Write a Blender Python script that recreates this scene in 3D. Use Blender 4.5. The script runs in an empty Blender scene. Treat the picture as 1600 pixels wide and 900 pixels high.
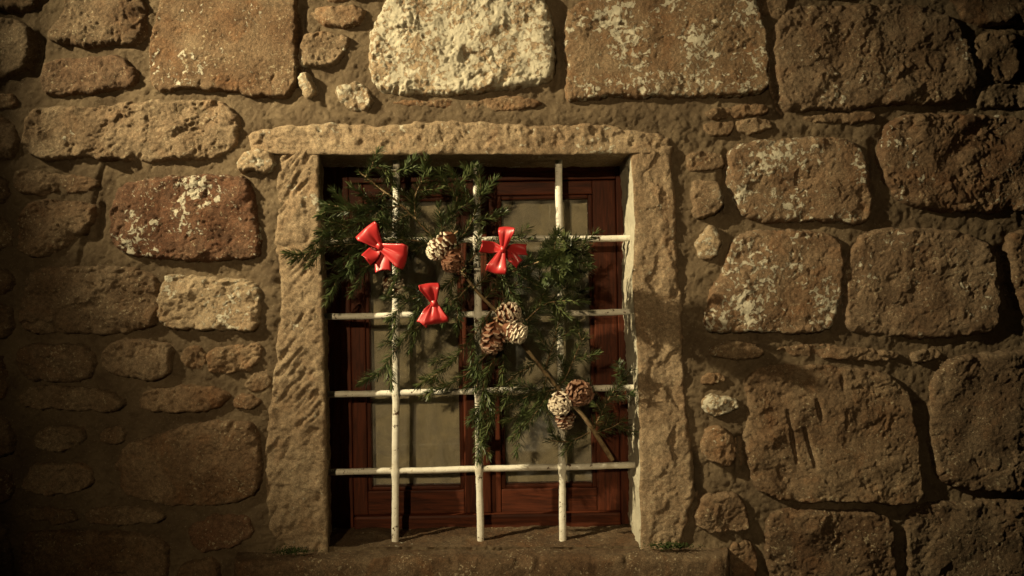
import bpy, bmesh, math, random
import numpy as np
from mathutils import Vector, Matrix

# ------------------------------------------------------------------ camera, world, lamps, exposure
S = bpy.context.scene
COL = S.collection
ZC = 1.7                # height of the picture centre above the pavement
CD = 2.0                # camera distance from the wall face
K = 600.0               # photograph pixels per metre on the wall face
cam_d = bpy.data.cameras.new('camera')
cam_d.sensor_width = 36.0
cam_d.lens = 36.0 * CD / (1600.0 / K)
cam_d.clip_start = 0.05
cam_d.clip_end = 200.0
cam = bpy.data.objects.new('camera', cam_d)
COL.objects.link(cam)
cam.location = (0, -CD, ZC)
cam.rotation_euler = (math.radians(90), 0, 0)
S.camera = cam

W = bpy.data.worlds.new('World')
S.world = W
W.use_nodes = True
wn = W.node_tree.nodes
sky = wn.new('ShaderNodeTexSky')
sky.sky_type = 'NISHITA'
sky.sun_disc = False
sky.sun_elevation = math.radians(-4.0)      # night, long after sunset
sky.sun_rotation = math.radians(-60.0)
W.node_tree.links.new(sky.outputs[0], wn['Background'].inputs[0])
wn['Background'].inputs[1].default_value = 0.02


def street_lamp(name, loc, aim, energy, color, cone, radius):
    d = bpy.data.lights.new(name, 'SPOT')
    d.energy = energy
    d.color = color
    d.spot_size = math.radians(cone)
    d.spot_blend = 1.0
    d.shadow_soft_size = radius
    o = bpy.data.objects.new(name, d)
    COL.objects.link(o)
    o.location = loc
    o.rotation_euler = (Vector(aim) - Vector(loc)).to_track_quat('-Z', 'Y').to_euler()
    return o


# two shaded street lamps, both outside the picture: one high on the left close to the wall,
# one across the lane behind the photographer
street_lamp('lamp_by_wall', (-2.38, -1.20, ZC + 1.44), (0.08, 0, ZC + 0.13), 800, (1.0, 0.83, 0.51), 44, 0.02)
street_lamp('lamp_across_lane', (-0.90, -5.0, ZC + 1.05), (-0.14, 0, ZC + 0.06), 400, (1.0, 0.75, 0.42), 33, 0.03)

S.cycles.diffuse_bounces = 1
S.view_settings.view_transform = 'Standard'
S.view_settings.look = 'None'
S.view_settings.exposure = -0.12
S.view_settings.gamma = 1.0

rng = np.random.default_rng(11)
random.seed(11)


# ------------------------------------------------------------------ helpers
def P(px, py, Y=0.0):
    """photograph pixel -> world point at depth Y behind the wall face"""
    f = (CD + Y) / CD / K
    return Vector(((px - 800.0) * f, Y, ZC + (450.0 - py) * f))


_perm = rng.permutation(1024)
_ang = rng.random(1024) * 2 * np.pi
_gx, _gy = np.cos(_ang), np.sin(_ang)


def perlin(x, y, seed=0):
    xi = np.floor(x).astype(np.int64)
    yi = np.floor(y).astype(np.int64)
    fx, fy = x - xi, y - yi

    def g(ix, iy, dx, dy):
        h = _perm[(_perm[(ix + seed * 131) & 1023] + iy + seed * 17) & 1023]
        return _gx[h] * dx + _gy[h] * dy
    u = fx * fx * fx * (fx * (fx * 6 - 15) + 10)
    v = fy * fy * fy * (fy * (fy * 6 - 15) + 10)
    a = g(xi, yi, fx, fy)
    b = g(xi + 1, yi, fx - 1, fy)
    c = g(xi, yi + 1, fx, fy - 1)
    d = g(xi + 1, yi + 1, fx - 1, fy - 1)
    return 1.5 * ((a * (1 - u) + b * u) * (1 - v) + (c * (1 - u) + d * u) * v)


def fbm(x, y, freq, octaves=3, seed=0, gain=0.5):
    s = 0
    a = 1.0
    for i in range(octaves):
        s = s + a * perlin(x * freq, y * freq, seed + i)
        freq *= 2.03
        a *= gain
    return s


def sstep(a, b, x):
    t = np.clip((x - a) / (b - a), 0, 1)
    return t * t * (3 - 2 * t)


def np_mesh(name, verts, quads, mat, parent=None, loc=None, attr=None, smooth=True):
    verts = np.asarray(verts, dtype=np.float32)
    if loc is not None:
        verts = verts - np.asarray(loc, dtype=np.float32)
    faces = np.asarray(quads, dtype=np.int32)
    k = faces.shape[1]
    me = bpy.data.meshes.new(name)
    me.vertices.add(len(verts))
    me.vertices.foreach_set('co', verts.ravel())
    me.loops.add(faces.size)
    me.loops.foreach_set('vertex_index', faces.ravel())
    me.polygons.add(len(faces))
    me.polygons.foreach_set('loop_start', np.arange(0, faces.size, k, dtype=np.int32))
    me.polygons.foreach_set('loop_total', np.full(len(faces), k, dtype=np.int32))
    me.polygons.foreach_set('use_smooth', np.full(len(faces), smooth, dtype=bool))
    me.update(calc_edges=True)
    me.validate()
    for an, av in (attr or {}).items():
        at = me.attributes.new(an, 'FLOAT', 'POINT')
        at.data.foreach_set('value', np.asarray(av, dtype=np.float32))
    me.materials.append(mat)
    o = bpy.data.objects.new(name, me)
    COL.objects.link(o)
    if loc is not None:
        o.location = loc
    if parent is not None:
        attach(o, parent)
    return o


def attach(o, parent):
    w = Vector(o.location)
    o.parent = parent
    # every parent used here is unrotated and unscaled unless stated
    acc = Vector((0, 0, 0))
    p = parent
    while p is not None:
        acc += p.location
        p = p.parent
    o.location = w - acc


def thing(name, label, cat, loc, group=None):
    o = bpy.data.objects.new(name, None)
    o.empty_display_size = 0.05
    COL.objects.link(o)
    o.location = loc
    o['label'] = label
    o['category'] = cat
    if group:
        o['group'] = group
    return o


def grid_faces(nr, nc):
    r, c = np.meshgrid(np.arange(nr - 1), np.arange(nc - 1), indexing='ij')
    a = (r * nc + c).ravel()
    return np.stack([a, a + 1, a + nc + 1, a + nc], 1)


def keep_faces(verts, faces, mask):
    faces = faces[mask]
    used = np.unique(faces)
    remap = np.full(len(verts), -1, dtype=np.int64)
    remap[used] = np.arange(len(used))
    return verts[used], remap[faces], used


def bm_obj(name, bm, mat, parent=None, smooth=False):
    bmesh.ops.recalc_face_normals(bm, faces=bm.faces)
    me = bpy.data.meshes.new(name)
    bm.to_mesh(me)
    bm.free()
    if smooth:
        for p in me.polygons:
            p.use_smooth = True
    me.materials.append(mat)
    o = bpy.data.objects.new(name, me)
    COL.objects.link(o)
    if parent is not None:
        o.parent = parent
    return o


# ------------------------------------------------------------------ materials
def new_mat(name):
    m = bpy.data.materials.new(name)
    m.use_nodes = True
    nt = m.node_tree
    return m, nt, nt.nodes, nt.links, nt.nodes['Principled BSDF']


class NB:
    """small node-building helper"""
    def __init__(self, nt):
        self.nt, self.n, self.l = nt, nt.nodes, nt.links
        self.pos = self.n.new('ShaderNodeNewGeometry').outputs['Position']

    def noise(self, scale, detail=4, rough=0.55, vec=None, dist=0.0):
        t = self.n.new('ShaderNodeTexNoise')
        t.inputs['Scale'].default_value = scale
        t.inputs['Detail'].default_value = detail
        t.inputs['Roughness'].default_value = rough
        t.inputs['Distortion'].default_value = dist
        self.l.new(vec if vec is not None else self.pos, t.inputs['Vector'])
        return t.outputs['Fac']

    def remap(self, v, a, b, c=0.0, d=1.0):
        t = self.n.new('ShaderNodeMapRange')
        t.interpolation_type = 'SMOOTHSTEP'
        self.put(v, t.inputs['Value'])
        self.put(a, t.inputs['From Min'])
        self.put(b, t.inputs['From Max'])
        t.inputs['To Min'].default_value = c
        t.inputs['To Max'].default_value = d
        return t.outputs['Result']

    def put(self, v, sock):
        if isinstance(v, (int, float)):
            sock.default_value = v
        elif isinstance(v, tuple):
            sock.default_value = (*v, 1.0)
        else:
            self.l.new(v, sock)

    def mix(self, f, a, b, mode='MIX'):
        t = self.n.new('ShaderNodeMix')
        t.data_type = 'RGBA'
        t.blend_type = mode
        self.put(f, t.inputs['Factor'])
        self.put(a, t.inputs['A'])
        self.put(b, t.inputs['B'])
        return t.outputs['Result']

    def math(self, op, a, b=0.0):
        t = self.n.new('ShaderNodeMath')
        t.operation = op
        self.put(a, t.inputs[0])
        self.put(b, t.inputs[1])
        return t.outputs[0]

    def prop(self, name, kind='OBJECT'):
        t = self.n.new('ShaderNodeAttribute')
        t.attribute_type = kind
        t.attribute_name = name
        return t.outputs['Fac']

    def scaled(self, sx, sy, sz, rot=(0, 0, 0)):
        t = self.n.new('ShaderNodeMapping')
        t.inputs['Scale'].default_value = (sx, sy, sz)
        t.inputs['Rotation'].default_value = rot
        self.l.new(self.pos, t.inputs['Vector'])
        return t.outputs[0]

    def bump(self, h, dist, strength=1.0, normal=None):
        t = self.n.new('ShaderNodeBump')
        t.inputs['Distance'].default_value = dist
        t.inputs['Strength'].default_value = strength
        self.l.new(h, t.inputs['Height'])
        if normal is not None:
            self.l.new(normal, t.inputs['Normal'])
        return t.outputs[0]


def make_stone_material():
    m, nt, n, l, b = new_mat('sandstone')
    q = NB(nt)
    tone, red, lich = q.prop('tone'), q.prop('red'), q.prop('lichen')
    big = q.remap(q.noise(7, 5, 0.6, dist=0.4), 0.32, 0.68)
    c = q.mix(big, (0.190, 0.110, 0.056), (0.315, 0.222, 0.130))
    mid = q.remap(q.noise(34, 5, 0.65), 0.35, 0.66)
    c = q.mix(q.math('MULTIPLY', mid, 0.40), c, (0.150, 0.090, 0.048))
    rust = q.remap(q.noise(11, 4, 0.6, dist=0.8), 0.50, 0.70)
    c = q.mix(q.math('MULTIPLY', rust, 0.45), c, (0.270, 0.125, 0.050))
    clean = q.prop('dressed')
    c = q.mix(q.math('MULTIPLY', clean, .42), c, q.mix(big, (0.255, 0.205, 0.130), (0.330, 0.270, 0.180)))
    c = q.mix(red, c, q.mix(mid, (0.190, 0.068, 0.036), (0.105, 0.038, 0.022)))
    grain = q.math('MULTIPLY', q.remap(q.noise(420, 2, 0.6), 0.25, 0.75, 0.66, 1.30), q.remap(q.noise(95, 4, 0.7), 0.3, 0.7, 0.72, 1.26))
    gv = n.new('ShaderNodeVectorMath')
    gv.operation = 'SCALE'
    l.new(c, gv.inputs[0])
    l.new(q.math('MULTIPLY', grain, tone), gv.inputs['Scale'])
    c = gv.outputs[0]
    # crusts of pale lichen
    patch = q.noise(64, 6, 0.62, dist=0.5)
    where = q.noise(9, 3, 0.5)
    s = q.math('ADD', q.math('MULTIPLY', patch, 0.70), q.math('MULTIPLY', where, 0.42))
    thr = q.math('SUBTRACT', 0.758, q.math('MULTIPLY', lich, 0.34))
    lm = q.remap(s, thr, q.math('ADD', thr, 0.035))
    sp = q.remap(q.math('ADD', q.noise(130, 4, .6), q.math('MULTIPLY', q.noise(12, 3), .35)), .80, .85, 0, .75)
    c = q.mix(sp, c, (0.40, 0.33, 0.21))
    c = q.mix(q.math('MULTIPLY', lm, 0.9), c, q.mix(q.noise(90, 4), (0.40, 0.35, 0.24), (0.74, 0.70, 0.55)))
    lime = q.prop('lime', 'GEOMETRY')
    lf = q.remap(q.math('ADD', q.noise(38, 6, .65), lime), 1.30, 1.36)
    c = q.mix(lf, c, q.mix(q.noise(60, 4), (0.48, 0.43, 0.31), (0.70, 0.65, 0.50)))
    l.new(c, b.inputs['Base Color'])
    b.inputs['Roughness'].default_value = 0.92
    b.inputs['Specular IOR Level'].default_value = 0.25
    h = q.math('ADD', q.noise(150, 7, 0.72), q.math('MULTIPLY', lm, 0.4))
    nb = q.bump(h, 0.0065, 0.9)
    l.new(q.bump(q.noise(650, 3, 0.6), 0.0012, 0.8, nb), b.inputs['Normal'])
    return m


def make_mortar_material():
    m, nt, n, l, b = new_mat('lime_mortar')
    q = NB(nt)
    big = q.remap(q.noise(5, 5, 0.6), 0.3, 0.7)
    c = q.mix(big, (0.115, 0.081, 0.048), (0.220, 0.163, 0.098))
    c = q.mix(q.remap(q.noise(60, 5, 0.7), 0.45, 0.75, 0, 0.45), c, (0.13, 0.09, 0.055))
    c = q.mix(q.remap(q.noise(260, 2), 0.62, 0.72, 0, 0.6), c, (0.34, 0.28, 0.19))
    l.new(q.mix(q.remap(q.noise(16, 6, .7, dist=.6), .48, .7, 0, .55), c, (.085, .056, .032)), b.inputs['Base Color'])
    b.inputs['Roughness'].default_value = 0.95
    b.inputs['Specular IOR Level'].default_value = 0.15
    nb = q.bump(q.noise(110, 7, 0.75), 0.008, 0.9)
    l.new(q.bump(q.noise(420, 4, 0.7), 0.003, 1.0, nb), b.inputs['Normal'])
    return m


def make_wood_material():
    m, nt, n, l, b = new_mat('varnished_wood')
    q = NB(nt)
    horiz = q.prop('horizontal')
    v = q.mix(horiz, q.scaled(60, 60, 5), q.scaled(5, 60, 60))
    g = q.noise(1.6, 6, 0.65, vec=v, dist=0.8)
    c = q.mix(q.remap(g, 0.3, 0.7), (0.038, 0.0105, 0.005), (0.120, 0.031, 0.013))
    c = q.mix(q.remap(q.noise(9, 4), 0.45, 0.75, 0, 0.5), c, (0.07, 0.022, 0.012))
    l.new(c, b.inputs['Base Color'])
    b.inputs['Roughness'].default_value = 0.55
    b.inputs['Specular IOR Level'].default_value = 0.16
    l.new(q.bump(g, 0.0012, 0.5), b.inputs['Normal'])
    return m


def make_paint_material():
    m, nt, n, l, b = new_mat('chipped_white_paint')
    q = NB(nt)
    chip = q.remap(q.noise(46, 6, 0.7), 0.615, 0.635)
    dirt = q.remap(q.noise(18, 5, 0.65), 0.42, 0.72, 0, 0.55)
    c = q.mix(dirt, (0.80, 0.77, 0.66), (0.46, 0.39, 0.27))
    c = q.mix(q.remap(q.noise(150, 3, 0.6), 0.60, 0.70, 0, 0.5), c, (0.40, 0.31, 0.20))
    c = q.mix(chip, c, (0.09, 0.045, 0.022))
    l.new(c, b.inputs['Base Color'])
    b.inputs['Roughness'].default_value = 0.5
    h = q.math('SUBTRACT', q.noise(130, 4, 0.6), chip)
    l.new(q.bump(h, 0.0016, 0.7), b.inputs['Normal'])
    return m


def make_needle_material():
    m, nt, n, l, b = new_mat('fir_needle')
    q = NB(nt)
    g = n.new('ShaderNodeNewGeometry')
    c = q.mix(g.outputs['Random Per Island'], (0.032, 0.048, 0.014), (0.120, 0.135, 0.045))
    c = q.mix(q.remap(q.noise(7, 2), 0.35, 0.7), c, (0.060, 0.085, 0.030))
    l.new(c, b.inputs['Base Color'])
    b.inputs['Roughness'].default_value = 0.45
    return m


def make_bark_material():
    m, nt, n, l, b = new_mat('fir_bark')
    q = NB(nt)
    c = q.mix(q.remap(q.noise(70, 5, 0.65), 0.35, 0.65), (0.16, 0.10, 0.05), (0.34, 0.25, 0.13))
    l.new(c, b.inputs['Base Color'])
    b.inputs['Roughness'].default_value = 0.85
    l.new(q.bump(q.noise(260, 4, 0.7), 0.002, 0.8), b.inputs['Normal'])
    return m


def make_cone_material():
    m, nt, n, l, b = new_mat('pine_cone_scale')
    q = NB(nt)
    tip = q.prop('tip', 'GEOMETRY')
    w = q.prop('white')
    g = n.new('ShaderNodeNewGeometry')
    brown = q.mix(g.outputs['Random Per Island'], (0.090, 0.030, 0.013), (0.170, 0.066, 0.030))
    t = q.remap(q.math('ADD', q.math('ADD', tip, q.math('MULTIPLY', w, 0.16)), q.math('MULTIPLY', q.math('SUBTRACT', q.noise(240, 3), 0.5), 0.5)), 0.66, 0.98)
    tipc = q.mix(w, (0.20, 0.085, 0.042), (0.76, 0.68, 0.52))
    l.new(q.mix(t, brown, tipc), b.inputs['Base Color'])
    b.inputs['Roughness'].default_value = 0.6
    l.new(q.bump(q.noise(500, 3), 0.001, 0.6), b.inputs['Normal'])
    return m


def simple(name, col, rough, spec=0.5, bump=None):
    m, nt, n, l, b = new_mat(name)
    q = NB(nt)
    c = q.mix(q.remap(q.noise(25, 4), 0.3, 0.7), tuple(x * 0.85 for x in col), tuple(min(1, x * 1.12) for x in col))
    l.new(c, b.inputs['Base Color'])
    b.inputs['Roughness'].default_value = rough
    b.inputs['Specular IOR Level'].default_value = spec
    if bump:
        l.new(q.bump(q.noise(bump[0], 4), bump[1], 0.7), b.inputs['Normal'])
    return m


def make_glass_material():
    m, nt, n, l, b = new_mat('window_glass')
    out = n['Material Output']
    n.remove(b)
    tr = n.new('ShaderNodeBsdfTransparent')
    tr.inputs[0].default_value = (0.90, 0.89, 0.84, 1)
    gl = n.new('ShaderNodeBsdfGlossy')
    gl.inputs['Roughness'].default_value = 0.03
    fr = n.new('ShaderNodeFresnel')
    fr.inputs['IOR'].default_value = 1.5
    mx = n.new('ShaderNodeMixShader')
    l.new(fr.outputs[0], mx.inputs[0])
    l.new(tr.outputs[0], mx.inputs[1])
    l.new(gl.outputs[0], mx.inputs[2])
    q = NB(nt)
    df = n.new('ShaderNodeBsdfDiffuse')
    df.inputs[0].default_value = (0.55, 0.52, 0.46, 1)
    m2 = n.new('ShaderNodeMixShader')
    l.new(q.remap(q.math('ADD', q.noise(9, 5, .65, dist=1.0), q.math('MULTIPLY', q.noise(120, 3), .2)), .45, .85, .03, .26), m2.inputs[0])
    l.new(mx.outputs[0], m2.inputs[1])
    l.new(df.outputs[0], m2.inputs[2])
    l.new(m2.outputs[0], out.inputs['Surface'])
    return m


STONE = make_stone_material()
MORTAR = make_mortar_material()
WOOD = make_wood_material()
PAINT = make_paint_material()
NEEDLE = make_needle_material()
BARK = make_bark_material()
CONE = make_cone_material()
GLASS = make_glass_material()
CLOTH = simple('curtain_cloth', (0.86, 0.79, 0.64), 0.9, 0.1, (900, 0.0006))
MOSS = simple('moss', (0.035, 0.050, 0.014), 0.9, 0.1)
RIBBON, _nt, _n, _l, _b = new_mat('red_satin_ribbon')
_b.inputs['Base Color'].default_value = (0.47, 0.028, 0.030, 1)
_b.inputs['Roughness'].default_value = 0.40
_b.inputs['Coat Weight'].default_value = 0.12
_b.inputs['Coat Roughness'].default_value = 0.12

# ------------------------------------------------------------------ the wall and its stones
wall = thing('stone_wall', 'old rubble stone wall of rough brown blocks and mortar around a small barred window',
             'wall', (0, 0, 0))

# outline in photograph pixels, proud, rough, edge radius, tone (own colour, with light falloff towards the edges painted in), red, lichen
ST = [
    ([(110, -25), (220, -25), (230, 20), (227, 60), (207, 72), (167, 72), (140, 75), (87, 67), (75, 50), (97, 27)], .022, 1.2, .020, .78, .0, .10),
    ([(68, 110), (80, 97), (133, 92), (187, 87), (200, 97), (218, 122), (213, 132), (173, 140), (143, 148), (113, 145), (68, 150)], .020, .7, .016, .80, .25, .0),
    ([(260, -25), (463, -25), (466, 33), (464, 153), (387, 152), (365, 143), (300, 139), (236, 143), (235, 87), (243, 43)], .019, .55, .012, .88, .0, .26),
    ([(-70, 20), (43, 33), (58, 67), (40, 110), (-10, 132), (-70, 130)], .02, .9, .02, .8, 0, 0),
    ([(-70, -40), (70, -40), (62, 5), (40, 20), (-70, 8)], .02, .9, .02, .8, 0, 0),
    ([(-25, 148), (20, 145), (30, 155), (25, 168), (-25, 172)], .012, .8, .012, .95, 0, 0),
    ([(37, 233), (50, 187), (63, 167), (140, 170), (233, 158), (333, 157), (363, 167), (377, 190), (367, 213), (370, 223), (333, 247), (233, 253), (167, 250), (127, 248), (77, 252)], .021, 1.25, .018, 1.05, .0, .22),
    ([(23, 270), (40, 265), (95, 272), (150, 278), (155, 292), (100, 300), (60, 305), (25, 300)], .009, .8, .012, .95, .05, .1),
    ([(-70, 180), (5, 182), (25, 200), (30, 225), (15, 250), (-70, 262)], .016, 1, .018, .85, 0, 0),
    ([(482, 15), (543, 8), (572, 15), (570, 30), (560, 40), (533, 42), (493, 35)], .018, .8, .010, 1.1, 0, .2),
    ([(478, -30), (592, -30), (578, 0), (487, 4)], .012, .8, .012, 1.0, 0, .0),
    ([(465, 83), (480, 57), (497, 52), (543, 55), (550, 63), (537, 90), (510, 104), (483, 104), (466, 104)], .024, 1.0, .016, 1.1, 0, .35),
    ([(470, 118), (480, 113), (490, 133), (496, 148), (479, 159), (471, 143)], .026, .5, .010, 1.5, 0, .6),
    ([(523, 143), (530, 132), (567, 130), (577, 143), (582, 160), (577, 172), (553, 173), (533, 163)], .014, 1.1, .014, 1.2, 0, .55),
    ([(582, 43), (597, 20), (610, -10), (640, -30), (833, -25), (853, 10), (863, 30), (868, 80), (863, 117), (853, 130), (783, 140), (720, 147), (693, 150), (650, 147), (600, 147), (587, 137), (580, 110), (578, 67)], .026, 1.1, .022, 1.45, .0, .70),
    ([(600, 160), (667, 157), (733, 157), (817, 152), (850, 162), (833, 170), (767, 175), (700, 170)], .007, .9, .010, 1.05, .0, .2),
    ([(882, 43), (890, 17), (910, 5), (970, -25), (1177, -25), (1183, 13), (1193, 50), (1195, 83), (1197, 110), (1200, 133), (1190, 147), (1133, 153), (1067, 150), (1000, 152), (967, 150), (900, 157), (886, 160), (883, 117)], .023, .6, .013, 1.1, .0, .48),
    ([(1150, 192), (1155, 187), (1205, 188), (1207, 203), (1180, 207), (1150, 208)], .016, .8, .007, 1.15, 0, .2),
    ([(1100, 172), (1190, 162), (1203, 176), (1150, 184), (1106, 186)], .010, .8, .008, 1.0, 0, .1),
    ([(1098, 192), (1146, 189), (1146, 207), (1118, 213), (1098, 206)], .009, .8, .008, .95, 0, .1),
    ([(1207, 43), (1227, 23), (1236, 10), (1317, 7), (1433, 7), (1470, 20), (1497, 40), (1510, 67), (1515, 100), (1522, 120), (1520, 143), (1513, 160), (1450, 163), (1383, 163), (1317, 172), (1233, 173), (1218, 160), (1213, 127), (1207, 83)], .022, .95, .016, .92, .12, .24),
    ([(1187, -30), (1230, -30), (1232, 10), (1217, 31), (1196, 22)], .006, .5, .010, .9, 0, 0),
    ([(1240, -40), (1440, -40), (1430, -4), (1250, -3)], .012, .6, .012, .9, 0, 0),
    ([(1522, 55), (1585, 45), (1592, 125), (1540, 130), (1522, 110)], .017, .8, .014, .9, 0, 0),
    ([(1524, 168), (1530, 138), (1560, 132), (1660, 137), (1660, 172), (1550, 167)], .014, .8, .014, .9, 0, 0),
    ([(1600, 40), (1670, 40), (1670, 128), (1605, 124)], .018, .8, .014, .85, 0, 0),
    ([(1252, 184), (1300, 178), (1367, 176), (1367, 188), (1290, 193)], .008, .7, .008, .95, 0, 0),
    ([(1470, -40), (1670, -40), (1670, 28), (1530, 44), (1500, 25)], .018, .8, .018, .8, 0, 0),
    ([(1138, 236), (1160, 224), (1200, 220), (1280, 214), (1328, 220), (1344, 236), (1354, 268), (1356, 296), (1362, 320), (1350, 350), (1300, 348), (1256, 343), (1200, 350), (1168, 340), (1152, 328), (1140, 292), (1138, 272)], .024, .75, .020, 1.10, .12, .42),
    ([(1375, 235), (1385, 195), (1410, 180), (1480, 178), (1600, 185), (1670, 190), (1670, 325), (1560, 333), (1500, 330), (1440, 328), (1405, 315), (1385, 290), (1376, 260)], .022, 1.1, .020, .9, .15, .30),
    ([(1074, 244), (1084, 238), (1128, 240), (1131, 264), (1100, 267), (1075, 264)], .013, .8, .009, 1.0, 0, .2),
    ([(1080, 288), (1088, 282), (1120, 284), (1126, 296), (1128, 328), (1092, 344), (1084, 336)], .027, .7, .012, 1.1, .05, .3),
    ([(1086, 380), (1104, 354), (1120, 356), (1124, 376), (1120, 398), (1102, 408), (1088, 392)], .024, .7, .011, 1.35, 0, .5),
    ([(1136, 396), (1148, 372), (1164, 362), (1208, 360), (1288, 364), (1308, 376), (1312, 392), (1316, 432), (1308, 472), (1298, 508), (1280, 516), (1240, 520), (1168, 518), (1110, 518), (1100, 500), (1112, 455), (1120, 440), (1132, 420)], .023, .7, .016, 1.12, .12, .46),
    ([(1326, 392), (1348, 364), (1384, 358), (1480, 358), (1532, 376), (1548, 392), (1556, 440), (1556, 504), (1548, 520), (1440, 528), (1360, 524), (1326, 516), (1322, 480), (1324, 440), (1322, 416)], .022, .75, .016, .98, .14, .30),
    ([(1570, 375), (1585, 360), (1670, 357), (1670, 490), (1600, 495), (1588, 470), (1575, 420)], .022, .8, .018, .9, .05, .1),
    ([(1110, 552), (1118, 537), (1160, 533), (1186, 541), (1198, 554), (1169, 560), (1127, 558)], .018, .8, .010, 1.15, 0, .3),
    ([(1205, 545), (1290, 540), (1340, 543), (1405, 552), (1400, 563), (1330, 562), (1260, 558)], .007, .8, .009, .95, .05, .1),
    ([(1095, 626), (1118, 617), (1148, 621), (1153, 634), (1135, 647), (1114, 649), (1099, 638)], .021, .8, .009, 1.3, 0, .6),
    ([(1093, 597), (1101, 583), (1118, 583), (1137, 595), (1110, 601)], .012, .8, .008, 1.1, 0, .2),
    ([(1093, 706), (1103, 668), (1127, 666), (1146, 678), (1150, 702), (1139, 731), (1118, 721)], .027, .8, .012, 1.15, 0, .3),
    ([(1087, 799), (1097, 773), (1144, 769), (1160, 782), (1169, 811), (1165, 828), (1118, 832), (1089, 824)], .022, .9, .014, .95, .05, .1),
    ([(1165, 596), (1182, 577), (1211, 569), (1296, 573), (1372, 577), (1397, 596), (1418, 613), (1424, 647), (1431, 702), (1435, 748), (1441, 773), (1422, 790), (1359, 780), (1296, 782), (1232, 784), (1203, 773), (1177, 756), (1169, 723), (1165, 689), (1171, 647), (1169, 613)], .023, .8, .014, .86, .0, .06),
    ([(1452, 604), (1465, 583), (1477, 566), (1507, 554), (1670, 545), (1670, 770), (1500, 765), (1465, 750), (1455, 700), (1450, 650)], .023, .75, .018, .72, .05, .08),
    ([(1424, 551), (1468, 545), (1470, 558), (1430, 566)], .010, .7, .008, .95, 0, 0),
    ([(1200, 805), (1230, 795), (1300, 797), (1380, 800), (1395, 830), (1400, 945), (1210, 945), (1195, 860)], .018, .9, .014, .68, .05, 0),
    ([(1412, 802), (1450, 785), (1670, 780), (1670, 945), (1420, 945)], .018, .8, .016, .62, 0, 0),
    ([(1138, 850), (1170, 845), (1187, 880), (1175, 925), (1150, 925)], .012, .9, .012, .9, 0, 0),
    ([(178, 330), (187, 300), (200, 287), (267, 277), (333, 274), (383, 276), (400, 300), (405, 347), (407, 390), (400, 403), (317, 408), (267, 405), (207, 400), (183, 387), (175, 363)], .025, .9, .016, .85, .55, .40),
    ([(30, 363), (37, 333), (53, 313), (147, 317), (150, 340), (137, 360), (100, 390), (67, 403), (33, 397)], .021, 1.2, .016, .95, .05, .12),
    ([(-70, 335), (10, 342), (22, 370), (15, 390), (-70, 397)], .016, .9, .016, .85, 0, 0),
    ([(-70, 275), (5, 272), (15, 300), (5, 320), (-70, 322)], .014, .9, .016, .85, 0, 0),
    ([(33, 493), (40, 440), (50, 423), (100, 415), (200, 417), (237, 427), (250, 447), (247, 493), (240, 510), (187, 522), (117, 520), (43, 517)], .022, 1.3, .016, .9, .06, .10),
    ([(250, 487), (250, 467), (260, 440), (263, 430), (300, 433), (393, 438), (407, 453), (407, 480), (403, 517), (350, 517), (283, 515), (257, 510)], .025, 1.0, .012, 1.3, .0, .42),
    ([(-70, 412), (12, 416), (22, 440), (14, 458), (-70, 458)], .014, .9, .016, .85, 0, 0),
    ([(-70, 470), (15, 475), (22, 510), (10, 530), (-70, 535)], .018, .9, .016, .85, 0, 0),
    ([(30, 575), (33, 547), (50, 537), (133, 537), (150, 550), (152, 570), (143, 590), (120, 598), (40, 592)], .022, 1.2, .014, .9, .1, .05),
    ([(160, 560), (170, 537), (207, 530), (260, 537), (270, 548), (272, 575), (262, 590), (230, 594), (180, 585), (162, 575)], .022, 1.0, .014, 1.05, .05, .1),
    ([(325, 552), (345, 540), (405, 537), (412, 550), (405, 570), (385, 582), (340, 585), (325, 575)], .018, 1.1, .012, 1.1, 0, .15),
    ([(284, 560), (290, 543), (315, 543), (322, 568), (302, 580)], .016, 1.0, .010, 1.0, 0, .1),
    ([(-70, 555), (5, 553), (14, 590), (5, 625), (-70, 630)], .014, .9, .016, .85, 0, 0),
    ([(34, 617), (49, 602), (151, 605), (196, 624), (198, 632), (181, 641), (132, 641), (38, 637)], .018, .9, .011, .95, 0, .0),
    ([(217, 624), (234, 609), (287, 605), (351, 607), (361, 620), (340, 639), (279, 645), (223, 641)], .021, .8, .012, 1.1, .05, .05),
    ([(363, 636), (366, 620), (397, 617), (410, 628), (397, 640)], .014, .8, .009, 1.0, .05, .1),
    ([(378, 605), (400, 580), (420, 575), (424, 600), (405, 615)], .008, .7, .010, 1.0, 0, .1),
    ([(53, 680), (70, 667), (130, 665), (137, 690), (95, 705), (60, 700)], .018, 1.1, .012, .9, 0, .0),
    ([(160, 690), (163, 668), (190, 663), (197, 685), (180, 697)], .014, .9, .010, .9, 0, 0),
    ([(-70, 645), (12, 650), (26, 685), (18, 715), (-70, 718)], .016, .9, .016, .85, 0, 0),
    ([(181, 722), (204, 688), (242, 681), (321, 658), (378, 656), (400, 664), (408, 692), (410, 741), (400, 775), (359, 787), (272, 790), (242, 783), (196, 771), (185, 749)], .021, .95, .016, 1.0, .06, .14),
    ([(38, 764), (45, 730), (57, 724), (136, 726), (147, 741), (143, 762), (79, 775)], .019, .9, .012, 1.0, 0, .05),
    ([(-70, 735), (15, 735), (24, 762), (12, 785), (-70, 788)], .016, .9, .016, .85, 0, 0),
    ([(135, 803), (145, 790), (230, 793), (262, 800), (257, 815), (180, 820), (140, 817)], .012, .9, .010, .95, 0, 0),
    ([(26, 803), (50, 795), (115, 797), (124, 815), (60, 820)], .012, .9, .010, .9, 0, 0),
    ([(291, 826), (321, 809), (385, 802), (402, 832), (363, 855), (310, 862)], .014, .6, .014, .95, .45, 0),
    ([(38, 835), (60, 828), (240, 832), (264, 850), (262, 945), (30, 945)], .018, .8, .016, .9, .05, 0),
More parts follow.
